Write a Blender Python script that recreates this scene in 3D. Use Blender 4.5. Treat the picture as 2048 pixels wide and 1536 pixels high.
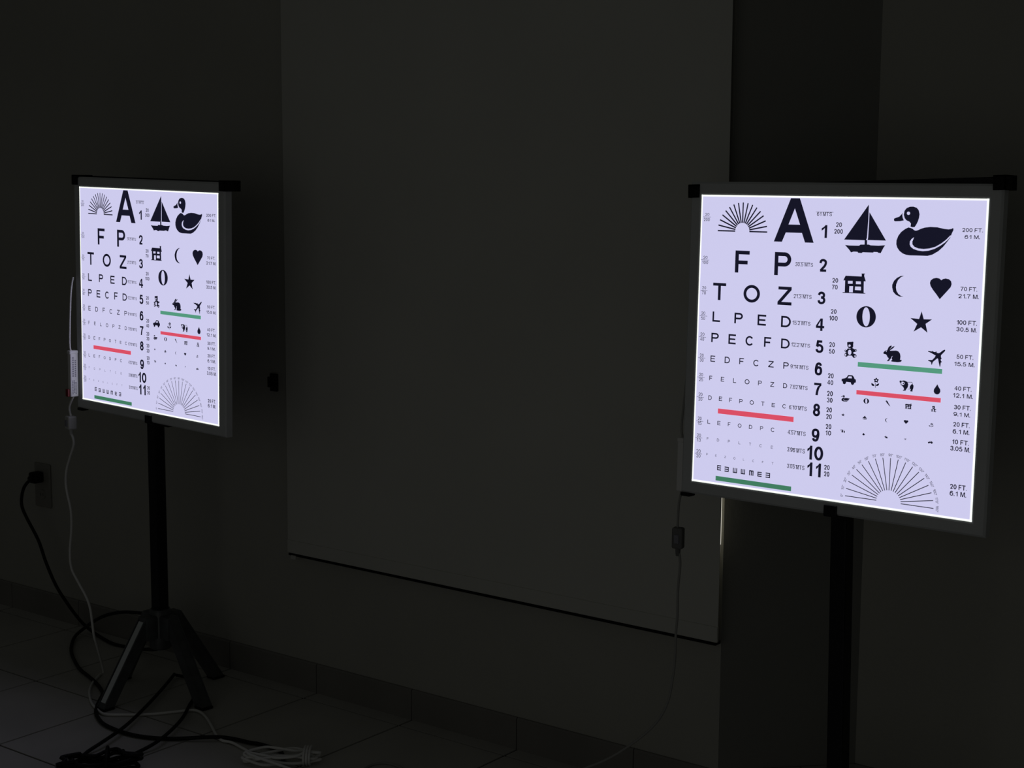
import bpy, bmesh, math, json
from mathutils import Vector, Matrix
from mathutils.geometry import tessellate_polygon

scene = bpy.context.scene
for _o in list(bpy.data.objects):
    bpy.data.objects.remove(_o, do_unlink=True)
COL = scene.collection

# ------------------------------------------------------------------ camera
CAM_H = 1.4683
YAW, PITCH, ROLL = 0.6514, 0.1346, 0.0064
FPX = 3173.4
fw = Vector((-math.sin(YAW) * math.cos(PITCH), math.cos(YAW) * math.cos(PITCH), -math.sin(PITCH)))
rt = Vector((math.cos(YAW), math.sin(YAW), 0))
up = rt.cross(fw)
r2 = rt * math.cos(ROLL) + up * math.sin(ROLL)
u2 = up * math.cos(ROLL) - rt * math.sin(ROLL)
cd = bpy.data.cameras.new('camera')
cam = bpy.data.objects.new('camera', cd)
COL.objects.link(cam)
cd.sensor_fit = 'HORIZONTAL'
cd.sensor_width = 36.0
cd.lens = FPX / 2048 * 36.0
cd.clip_start = 0.05
cam.matrix_world = Matrix(((r2.x, u2.x, -fw.x, 0), (r2.y, u2.y, -fw.y, 0), (r2.z, u2.z, -fw.z, CAM_H), (0, 0, 0, 1)))
scene.camera = cam

# ------------------------------------------------------------------ light and exposure
world = bpy.data.worlds.new('dim_room')
scene.world = world
world.use_nodes = True
bg = world.node_tree.nodes['Background']
bg.inputs['Color'].default_value = (0.97, 1.0, 0.93, 1)
bg.inputs['Strength'].default_value = 0.0135


def area(name, loc, target, size, power, color):
    l = bpy.data.lights.new(name, 'AREA')
    l.shape = 'RECTANGLE'
    l.size, l.size_y = size
    l.energy = power
    l.color = color
    o = bpy.data.objects.new(name, l)
    COL.objects.link(o)
    o.location = loc
    d = Vector(target) - Vector(loc)
    o.rotation_euler = d.to_track_quat('-Z', 'Y').to_euler()
    return o


area('room_fill', (-1.2, -1.0, 1.0), (-2.0, 3.1, 0.6), (3.0, 2.2), 2.0, (1.0, 1.0, 0.93))  # large soft fill added behind the camera to lift the walls
scene.view_settings.view_transform = 'Standard'
scene.view_settings.look = 'None'
scene.view_settings.exposure = 0.0
scene.view_settings.gamma = 1.0
scene.view_settings.use_curve_mapping = False


# ------------------------------------------------------------------ materials
def mat(name, col, rough=0.6, metal=0.0, emit=None, strength=1.0, noise=0.0, nscale=8.0, bump=0.0, spec=0.5):
    m = bpy.data.materials.new(name)
    m.use_nodes = True
    nt = m.node_tree
    b = nt.nodes['Principled BSDF']
    b.inputs['Base Color'].default_value = (*col, 1)
    b.inputs['Roughness'].default_value = rough
    b.inputs['Metallic'].default_value = metal
    b.inputs['Specular IOR Level'].default_value = spec
    if emit:
        b.inputs['Emission Color'].default_value = (*emit, 1)
        b.inputs['Emission Strength'].default_value = strength
    if noise or bump:
        tc = nt.nodes.new('ShaderNodeTexCoord')
        n = nt.nodes.new('ShaderNodeTexNoise')
        n.inputs['Scale'].default_value = nscale
        n.inputs['Detail'].default_value = 5
        nt.links.new(tc.outputs['Object'], n.inputs['Vector'])
        if noise:
            r = nt.nodes.new('ShaderNodeValToRGB')
            r.color_ramp.elements[0].position = 0.3
            r.color_ramp.elements[1].position = 0.7
            r.color_ramp.elements[0].color = (*[c * (1 - noise) for c in col], 1)
            r.color_ramp.elements[1].color = (*[min(1, c * (1 + noise)) for c in col], 1)
            nt.links.new(n.outputs['Fac'], r.inputs['Fac'])
            nt.links.new(r.outputs['Color'], b.inputs['Base Color'])
        if bump:
            n2 = nt.nodes.new('ShaderNodeTexNoise')
            n2.inputs['Scale'].default_value = 90
            n2.inputs['Detail'].default_value = 3
            nt.links.new(tc.outputs['Object'], n2.inputs['Vector'])
            bp = nt.nodes.new('ShaderNodeBump')
            bp.inputs['Strength'].default_value = bump
            bp.inputs['Distance'].default_value = 0.004
            nt.links.new(n2.outputs['Fac'], bp.inputs['Height'])
            nt.links.new(bp.outputs['Normal'], b.inputs['Normal'])
    return m


M = {
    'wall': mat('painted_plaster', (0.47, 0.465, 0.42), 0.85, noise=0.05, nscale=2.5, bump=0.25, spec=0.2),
    'wall_dark': mat('darker_return', (0.27, 0.27, 0.25), 0.85, noise=0.05, nscale=2.5, bump=0.2, spec=0.2),  # plaster in a darker tone than the long wall
    'skirting': mat('ceramic_skirting', (0.26, 0.25, 0.23), 0.5, noise=0.08, nscale=6),
    'blind': mat('blind_fabric', (0.66, 0.66, 0.61), 0.9, noise=0.03, nscale=3, bump=0.1, spec=0.1),
    'rail': mat('blind_rail_white', (0.6, 0.6, 0.57), 0.5),
    'tile': mat('floor_tile', (0.56, 0.55, 0.51), 0.5, noise=0.08, nscale=4, spec=0.35),
    'grout': mat('tile_grout', (0.02, 0.019, 0.017), 0.9),
    'sheet': mat('lit_acrylic', (0.3, 0.3, 0.32), 0.4, emit=(0.606, 0.592, 0.846), spec=0.2),
    'ink': mat('black_ink', (0.012, 0.012, 0.018), 0.6, emit=(0.0075, 0.0075, 0.019), spec=0.2),
    'fink': mat('fine_black_ink', (0.012, 0.012, 0.018), 0.6, emit=(0.02, 0.02, 0.035), spec=0.2),
    'red': mat('red_ink', (0.3, 0.03, 0.05), 0.6, emit=(0.70, 0.078, 0.13), spec=0.2),
    'green': mat('green_ink', (0.05, 0.2, 0.12), 0.6, emit=(0.088, 0.315, 0.205), spec=0.2),
    'dgreen': mat('dark_green_ink', (0.04, 0.15, 0.08), 0.6, emit=(0.052, 0.2, 0.115), spec=0.2),
    'edge': mat('edge_light_strip', (0.5, 0.5, 0.5), 0.4, emit=(1.05, 1.08, 1.0)),
    'acryl': mat('acrylic_side', (0.1, 0.2, 0.17), 0.3, emit=(0.012, 0.06, 0.042)),
    'alu': mat('matt_aluminium', (0.66, 0.68, 0.69), 0.55, metal=0.0, noise=0.03, nscale=20),
    'black': mat('black_powder_coat', (0.006, 0.006, 0.009), 0.45, noise=0.2, nscale=40, spec=0.3),
    'legblack': mat('black_painted_steel', (0.085, 0.09, 0.093), 0.38, noise=0.2, nscale=30, spec=0.5),
    'plastic': mat('black_plastic', (0.004, 0.004, 0.005), 0.6, spec=0.2),
    'rubber': mat('black_rubber_cord', (0.008, 0.008, 0.008), 0.55, spec=0.25),
    'white': mat('white_plastic', (0.62, 0.62, 0.6), 0.5),
    'strip': mat('pale_leg_sheen', (0.7, 0.74, 0.74), 0.4),
    'driver': mat('driver_casing', (0.85, 0.85, 0.84), 0.5),
    'wcord': mat('white_cord', (0.85, 0.85, 0.82), 0.5),
    'label': mat('grey_print', (0.28, 0.28, 0.32), 0.7),
    'redp': mat('dark_red_plastic', (0.22, 0.02, 0.02), 0.5),
    'plate': mat('dark_outlet_plate', (0.30, 0.29, 0.26), 0.5),
    'slot': mat('outlet_slot', (0.01, 0.01, 0.01), 0.7),
    'pane': mat('daylit_pane', (0.5, 0.5, 0.5), 0.3, emit=(1.0, 0.95, 0.82), strength=0.45),
    'gcord': mat('grey_cord', (0.36, 0.36, 0.34), 0.6),
    'shaded': mat('shaded_plastic', (0.17, 0.17, 0.165), 0.6),  # switch colour darkened for its back-lit shade
}


# ------------------------------------------------------------------ mesh helpers
class MB:
    def __init__(self):
        self.v, self.f, self.mi = [], [], []

    def add(self, verts, faces, mi=0):
        o = len(self.v)
        self.v += [tuple(p) for p in verts]
        self.f += [[i + o for i in q] for q in faces]
        self.mi += [mi] * len(faces)
        return self

    def box(self, x0, x1, y0, y1, z0, z1, mi=0, bev=0.0, mtx=None):
        bm = bmesh.new()
        bmesh.ops.create_cube(bm, size=1)
        for v in bm.verts:
            v.co = Vector(((x0 + x1) / 2 + v.co.x * (x1 - x0), (y0 + y1) / 2 + v.co.y * (y1 - y0), (z0 + z1) / 2 + v.co.z * (z1 - z0)))
        if bev:
            bmesh.ops.bevel(bm, geom=list(bm.edges), offset=bev, segments=2, profile=0.5, affect='EDGES')
        if mtx:
            bm.transform(mtx)
        bm.verts.index_update()
        self.add([v.co[:] for v in bm.verts], [[v.index for v in f.verts] for f in bm.faces], mi)
        bm.free()
        return self

    def tube(self, pts, r, n=10, mi=0, smooth=6):
        P = [Vector(p) for p in pts]
        if smooth > 1 and len(P) > 2:
            Q = []
            for i in range(len(P) - 1):
                p0, p1, p2, p3 = P[max(i - 1, 0)], P[i], P[i + 1], P[min(i + 2, len(P) - 1)]
                for k in range(smooth):
                    t = k / smooth
                    Q.append(0.5 * ((2 * p1) + (p2 - p0) * t + (2 * p0 - 5 * p1 + 4 * p2 - p3) * t * t + (3 * p1 - p0 - 3 * p2 + p3) * t ** 3))
            Q.append(P[-1])
            P = [q for i, q in enumerate(Q) if i == 0 or (q - Q[i - 1]).length > 1e-5]
        rings, nrm = [], None
        for i, p in enumerate(P):
            t = (P[min(i + 1, len(P) - 1)] - P[max(i - 1, 0)]).normalized()
            if nrm is None:
                nrm = t.orthogonal().normalized()
            else:
                nrm = (nrm - t * nrm.dot(t))
                nrm = nrm.normalized() if nrm.length > 1e-6 else t.orthogonal().normalized()
            b = t.cross(nrm)
            rings.append([p + (nrm * math.cos(a) + b * math.sin(a)) * r for a in [2 * math.pi * k / n for k in range(n)]])
        vs = [q for rg in rings for q in rg]
        fs = []
        for i in range(len(rings) - 1):
            for k in range(n):
                k2 = (k + 1) % n
                fs.append([i * n + k, i * n + k2, (i + 1) * n + k2, (i + 1) * n + k])
        fs.append(list(range(n))[::-1])
        fs.append([(len(rings) - 1) * n + k for k in range(n)])
        return self.add(vs, fs, mi)

    def lathe(self, prof, n=24, axis='Z', org=(0, 0, 0), mi=0):
        vs, fs = [], []
        for rr, h in prof:
            for k in range(n):
                a = 2 * math.pi * k / n
                c, s = rr * math.cos(a), rr * math.sin(a)
                q = {'Z': (c, s, h), 'Y': (c, h, s), 'X': (h, c, s)}[axis]
                vs.append((q[0] + org[0], q[1] + org[1], q[2] + org[2]))
        for i in range(len(prof) - 1):
            for k in range(n):
                k2 = (k + 1) % n
                fs.append([i * n + k, i * n + k2, (i + 1) * n + k2, (i + 1) * n + k])
        fs.append(list(range(n))[::-1])
        fs.append([(len(prof) - 1) * n + k for k in range(n)])
        return self.add(vs, fs, mi)

    def build(self, name, mats, parent=None, smooth=False):
        me = bpy.data.meshes.new(name)
        me.from_pydata(self.v, [], self.f)
        for m in (mats if isinstance(mats, list) else [mats]):
            me.materials.append(m)
        me.polygons.foreach_set('material_index', self.mi)
        bm = bmesh.new()
        bm.from_mesh(me)
        bmesh.ops.recalc_face_normals(bm, faces=list(bm.faces))
        bm.to_mesh(me)
        bm.free()
        if smooth:
            me.polygons.foreach_set('use_smooth', [True] * len(me.polygons))
            try:
                me.set_sharp_from_angle(angle=math.radians(40))
            except Exception:
                pass
        o = bpy.data.objects.new(name, me)
        COL.objects.link(o)
        if parent:
            o.parent = parent
        return o


def tag(o, label, cat, group=None):
    o['label'] = label
    o['category'] = cat
    if group:
        o['group'] = group
    return o


def struct(o):
    o['kind'] = 'structure'
    return o


def empty(name, mtx, label, cat, group=None):
    o = bpy.data.objects.new(name, None)
    o.empty_display_size = 0.05
    COL.objects.link(o)
    o.matrix_world = mtx
    return tag(o, label, cat, group)


def copy_tree(o, parent=None):
    c = o.copy()
    COL.objects.link(c)
    c.parent = parent
    for ch in list(o.children):
        copy_tree(ch, c)
    return c


# ------------------------------------------------------------------ room shell
PW = 3.1117                      # the long wall's face
XC = -1.762                      # where the long wall ends
JX, JY = -1.530, PW + 0.240      # end of the slanted return
HW = 2.9
# long wall with a window slot shaped for the light leak behind the blind
wx0, wx1, wz0, wz1 = -2.05, -1.7685, 0.60, 0.98
w = MB()
w.box(-6.5, wx0, PW, PW + 0.16, 0, HW)
w.box(wx0, wx1, PW, PW + 0.16, 0, wz0)
w.box(wx0, wx1, PW, PW + 0.16, wz1, HW)
w.add([(wx1, PW, 0), (XC, PW, 0), (XC, PW + 0.16, 0), (wx1, PW + 0.16, 0),
       (wx1, PW, HW), (XC, PW, HW), (XC, PW + 0.16, HW), (wx1, PW + 0.16, HW)],
      [[0, 1, 2, 3], [4, 7, 6, 5], [0, 4, 5, 1], [1, 5, 6, 2], [2, 6, 7, 3], [3, 7, 4, 0]])
struct(w.build('wall_back', M['wall']))
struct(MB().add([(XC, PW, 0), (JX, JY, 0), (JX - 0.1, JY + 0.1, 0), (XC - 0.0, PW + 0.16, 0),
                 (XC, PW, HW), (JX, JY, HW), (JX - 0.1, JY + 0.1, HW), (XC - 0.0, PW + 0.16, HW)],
                [[0, 1, 2, 3], [4, 7, 6, 5], [0, 4, 5, 1], [1, 5, 6, 2], [2, 6, 7, 3], [3, 7, 4, 0]]).build('wall_corner', M['wall_dark']))
struct(MB().box(JX - 0.1, 1.2, JY, JY + 0.14, 0, HW).build('wall_right', M['wall']))
wo = struct(MB().box(wx0 + 0.02, wx1 - 0.0005, PW + 0.002, PW + 0.008, wz0 + 0.02, wz1 - 0.02).build('window_1', M['pane']))
fr = MB()
fr.box(wx0, wx0 + 0.02, PW + 0.001, PW + 0.05, wz0, wz1)
fr.box(wx0 + 0.02, wx1, PW + 0.001, PW + 0.05, wz0, wz0 + 0.02).box(wx0 + 0.02, wx1, PW + 0.001, PW + 0.05, wz1 - 0.02, wz1)
fr.build('window_frame', M['rail'], wo)

# ceramic skirting, one tile per 0.354 m with a fine joint
BH = 0.084


def skirting(name, p0, p1, first=0.0):
    a, b = Vector((*p0, 0)), Vector((*p1, 0))
    d = (b - a)
    L = d.length
    d.normalize()
    n = Vector((d.y, -d.x, 0))
    mb = MB()
    s = first - 0.354 if first > 0 else 0.0
    while s < L:
        e = min(s + 0.3515, L)
        s0 = max(s, 0)
        if e > s0 + 0.005:
            q = []
            for (o, z) in ((0.0, 0.0), (0.009, 0.0), (0.009, BH - 0.004), (0.006, BH), (0.0, BH)):
                q.append((o, z))
            vs = [tuple(a + d * t + n * o + Vector((0, 0, z))) for t in (s0, e) for o, z in q]
            mb.add(vs, [[0, 1, 6, 5], [1, 2, 7, 6], [2, 3, 8, 7], [3, 4, 9, 8], [4, 0, 5, 9], [4, 3, 2, 1, 0], [5, 6, 7, 8, 9]])
        s += 0.354
    return struct(mb.build(name, M['skirting']))


skirting('baseboard_back', (-6.5, PW), (XC, PW), first=(-2.697 + 6.5) % 0.354)
skirting('baseboard_corner', (XC, PW), (JX, JY), first=0.2)
skirting('baseboard_right', (JX, JY), (1.2, JY), first=0.25)

# tiled floor: square ceramic tiles with sunk joints
fl = MB()
fl.box(-6.6, 1.3, -1.5, JY + 0.2, -0.06, -0.003, 1)
TX, TY, G = 0.354, 0.3715, 0.0065
i0 = int((-6.5 + 2.697) / TX) - 1
x = -2.697 + i0 * TX
while x < 1.2:
    y = 3.051 + TY
    while y > -1.5:
        y0, y1 = y - TY + G / 2, min(y - G / 2, JY + 0.19)
        if y1 > y0:
            fl.add([(x + G / 2, y0, 0), (x + TX - G / 2, y0, 0), (x + TX - G / 2, y1, 0), (x + G / 2, y1, 0),
                    (x + G / 2, y0, -0.004), (x + TX - G / 2, y0, -0.004), (x + TX - G / 2, y1, -0.004), (x + G / 2, y1, -0.004)],
                   [[0, 1, 2, 3], [0, 4, 5, 1], [1, 5, 6, 2], [2, 6, 7, 3], [3, 7, 4, 0]], 0)
        y -= TY
    x += TX
struct(fl.build('floor', [M['tile'], M['grout']]))

# ------------------------------------------------------------------ roller blind
BX0, BX1, BZ0, BY = -3.135, -1.753, 0.399, PW - 0.032
bl = empty('roller_blind', Matrix.Translation((BX0, BY, BZ0)), 'wide pale roller blind pulled down on the long wall, between both lit charts', 'blind')


def off(o):
    o.matrix_parent_inverse = Matrix.Translation((-BX0, -BY, -BZ0))
    return o


fb = MB()
nz = 24
vs, fs = [], []
for side in (0, 1):
    for k in range(nz + 1):
        z = BZ0 + 0.036 + (2.46 - BZ0 - 0.036) * k / nz
        bow = 0.0015 * math.sin(6.0 * k / nz)
        for xx in (BX0, BX1):
            vs.append((xx, BY + bow + 0.001 * side, z))
m2 = 2 * (nz + 1)
for k in range(nz):
    a = 2 * k
    fs += [[a, a + 1, a + 3, a + 2], [m2 + a, m2 + a + 2, m2 + a + 3, m2 + a + 1], [a, a + 2, m2 + a + 2, m2 + a], [a + 1, m2 + a + 1, m2 + a + 3, a + 3]]
off(fb.add(vs, fs).build('blind_fabric', M['blind'], bl))
hem = MB().box(BX0, BX1, BY - 0.003, BY + 0.005, BZ0, BZ0 + 0.037, bev=0.002)
off(hem.build('hem', M['blind'], bl))
rail = off(MB().box(BX0 + 0.004, BX1 - 0.004, BY - 0.002, BY + 0.022, BZ0 - 0.0075, BZ0, bev=0.001).build('shade_rail', M['plastic'], bl))  # near black, standing for the shaded gap under the hem
rail['label'] = 'bottom rail, blackened for the shade below'
tabm = MB().box(BX0 + 0.018, BX0 + 0.038, BY - 0.010, BY - 0.0025, BZ0 - 0.016, BZ0 - 0.004, bev=0.003)
tb = tabm.build('pull_tab', M['rail'], rail)
tb.matrix_parent_inverse = Matrix.Identity(4)
off(MB().lathe([(0.028, BX0 + 0.005), (0.03, BX0 + 0.01), (0.03, BX1 - 0.01), (0.028, BX1 - 0.005)], axis='X', org=(0, BY + 0.0, 2.47)).build('roller_tube', M['blind'], bl, True))
for xx in (BX0 - 0.008, BX1 + 0.003):
    off(MB().box(xx, xx + 0.005, BY - 0.03, PW - 0.0005, 2.43, 2.51).build('bracket', M['rail'], bl))

# small dark cleat on the wall beside the blind
cl = MB().box(-3.226, -3.196, PW - 0.006, PW - 0.0003, 0.845, 0.895, bev=0.002)
cl.box(-3.217, -3.205, PW - 0.022, PW - 0.005, 0.858, 0.868).box(-3.217, -3.205, PW - 0.024, PW - 0.018, 0.858, 0.888, bev=0.002)
tag(cl.build('cord_cleat', M['plastic']), 'small dark cord cleat fixed to wall just beside blind', 'cleat')

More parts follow.
